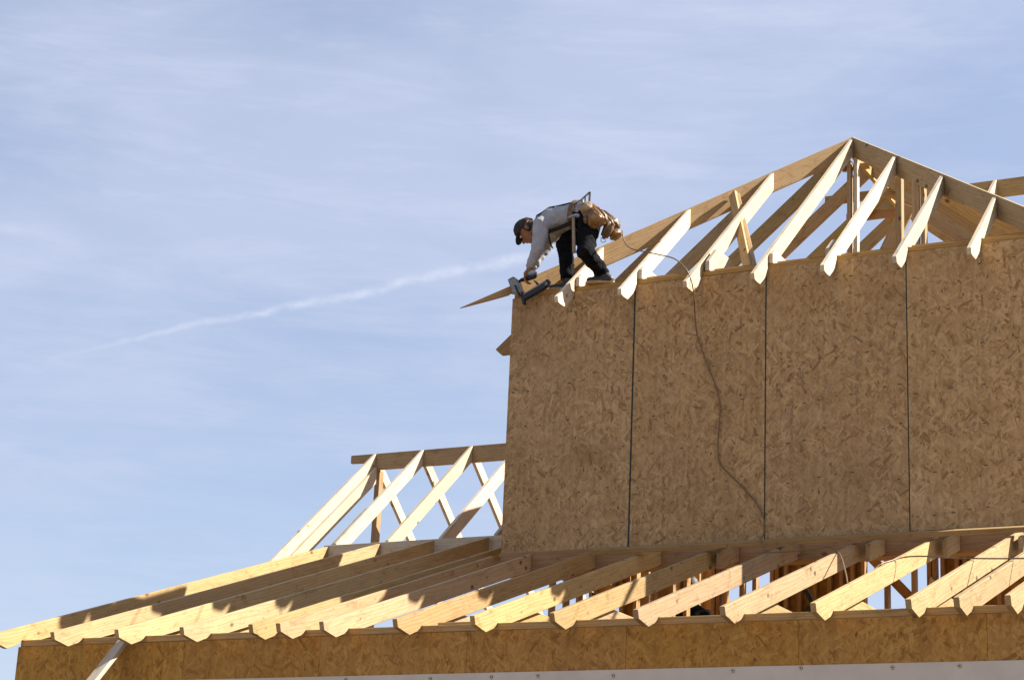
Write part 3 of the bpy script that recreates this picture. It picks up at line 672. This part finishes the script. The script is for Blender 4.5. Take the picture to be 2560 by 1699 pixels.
# air hose: from the belt over the rafters, down the wall, along the lower rafters
hs1 = [(1.02, .12, 2.905), (1.06, .04, 2.89), (1.12, -.08, 2.795), (1.175, -.15, 2.70), (1.26, -.20, 2.615), (1.40, -.24, 2.555), (1.55, -.25, 2.505), (1.70, -.26, 2.445), (1.80, -.27, 2.35), (1.845, -.26, 2.27), (1.868, -.25, 2.18), (1.86, -.19, 2.08), (1.825, -.09, 2.01),
       (1.825, -.03, 1.825), (1.882, -.02, 1.644), (1.956, -.02, 1.463), (2.018, -.02, 1.285), (2.043, -.02, 1.149), (2.034, -.02, .961), (2.029, -.02, .773), (2.054, -.02, .659), (2.144, -.02, .56), (2.261, -.02, .441), (2.376, -.02, .306), (2.441, -.02, .174), (2.452, -.03, .075),
       (2.49, -.18, -.01), (2.56, -.42, -.075), (2.60, -.53, -.092), (2.69, -.70, -.215), (2.75, -.80, -.272), (2.86, -.85, -.288), (2.984, -.843, -.285), (3.128, -.76, -.258), (3.25, -.74, -.245), (3.36, -.93, -.318), (3.46, -1.12, -.41), (3.60, -1.45, -.60), (3.72, -1.75, -.74), (3.84, -1.85, -.74), (3.93, -1.72, -.60), (3.968, -1.58, -.545), (4.05, -1.46, -.497), (4.20, -1.46, -.50), (4.40, -1.58, -.545), (4.587, -1.69, -.577), (4.87, -1.80, -.612), (5.2, -1.85, -.63), (5.8, -1.85, -.635)]
tag(tube('air_hose', hs1, .0056, HOSEM, None, 8, 6), 'thin tan air hose running from the carpenter down the upper wall', 'hose')

# ------------------------------------------------------------------ second worker inside
w2 = thing('person', 'person in black shirt and cap half hidden behind the lower rafters', 'person', (.60, 2.95, -1.51))
b0 = V((.575, 2.95, -1.51))
q = lambda x, y, z: b0 + V((x, y, z))
c2 = [(q(0, 0, .95), .12, q(0, 0, 1.15), .115, (1.2, .9, 1)), (q(0, 0, 1.15), .115, q(0, 0, 1.40), .13, (1.3, .9, 1)), (q(0, 0, 1.48), .055, q(0, -.01, 1.60), .055), (q(0, -.015, 1.68), .090, q(0, -.015, 1.72), .092), (q(0, -.09, 1.66), .03, q(0, -.1, 1.64), .02),
      (q(.19, 0, 1.42), .06, q(.25, -.02, 1.12), .045), (q(.25, -.02, 1.12), .042, q(.22, -.2, .95), .03), (q(-.19, 0, 1.42), .06, q(-.25, -.02, 1.12), .045), (q(-.25, -.02, 1.12), .042, q(-.22, -.2, .95), .03), (q(-.19, 0, 1.42), .06, q(.19, 0, 1.42), .06),
      (q(.09, 0, .92), .085, q(.10, -.02, .50), .06), (q(.10, -.02, .50), .058, q(.10, .02, .09), .04), (q(-.09, 0, .92), .085, q(-.10, -.02, .50), .06), (q(-.10, -.02, .50), .058, q(-.10, .02, .09), .04), (q(.10, .03, .05), .04, q(.10, -.13, .035), .032), (q(-.10, .03, .05), .04, q(-.10, -.13, .035), .032)]
c2 += hand(q(.22, -.2, .95), (0, -.5, -.85), (-.9, 0, -.2), (0, .8, -.5), (-.4, -.5, -.5)); c2 += hand(q(-.22, -.2, .95), (0, -.5, -.85), (.9, 0, -.2), (0, .8, -.5), (.4, -.5, -.5))
blob('body', c2, .011, SKIN, w2, 2)
blob('shirt', [(q(0, 0, .92), .15, q(0, 0, 1.15), .14, (1.2, .95, 1)), (q(0, 0, 1.15), .14, q(0, 0, 1.42), .145, (1.3, .95, 1)), (q(-.19, 0, 1.42), .08, q(.19, 0, 1.42), .08), (q(.19, 0, 1.42), .08, q(.24, -.015, 1.16), .066), (q(-.19, 0, 1.42), .08, q(-.24, -.015, 1.16), .066)], .014, TROU, w2, 3, fold=.03)
blob('trousers', [(q(0, 0, .95), .14, q(0, 0, .90), .14, (1.15, .95, 1)), (q(.09, 0, .90), .105, q(.10, -.02, .50), .08), (q(.10, -.02, .50), .078, q(.10, .02, .12), .07), (q(-.09, 0, .90), .105, q(-.10, -.02, .50), .08), (q(-.10, -.02, .50), .078, q(-.10, .02, .12), .07)], .014, TROU, w2, 3, fold=.03)
blob('cap', [(q(0, -.01, 1.715), .107, q(0, -.015, 1.735), .103)], .011, CAPC, w2, 2, cut=[(tuple(q(0, 0, 1.69)), (0, 0, -1))]).data.materials[0] = HAIR

# tool hanging on a stud inside
hg = thing('spare_nail_gun', 'black nail gun hanging on a stud behind the lower rafters', 'nail gun', (2.05, 2.3, -.25))
prism('magazine', [(1.985, 2.28, .0), (2.02, 2.28, .012), (2.085, 2.28, -.13), (2.048, 2.28, -.12)], (0, .05, 0), BLACK, (1, 0, -2), hg, .006)
prism('label_plate', [(2.048, 2.276, -.118), (2.082, 2.276, -.125), (2.10, 2.276, -.20), (2.085, 2.276, -.20)], (0, .05, 0), WHITEP, (1, 0, -2), hg, .004)
prism('housing', [(2.01, 2.27, -.145), (2.06, 2.27, -.14), (2.10, 2.27, -.22), (2.09, 2.27, -.30), (2.02, 2.27, -.30), (2.00, 2.27, -.2)], (0, .07, 0), BLACK, (0, 0, 1), hg, .012)
tube('hook', [(2.02, 2.30, .012), (2.045, 2.31, -.03), (2.07, 2.31, -.08), (2.09, 2.30, -.14)], .006, STEEL, hg, 6, 4)
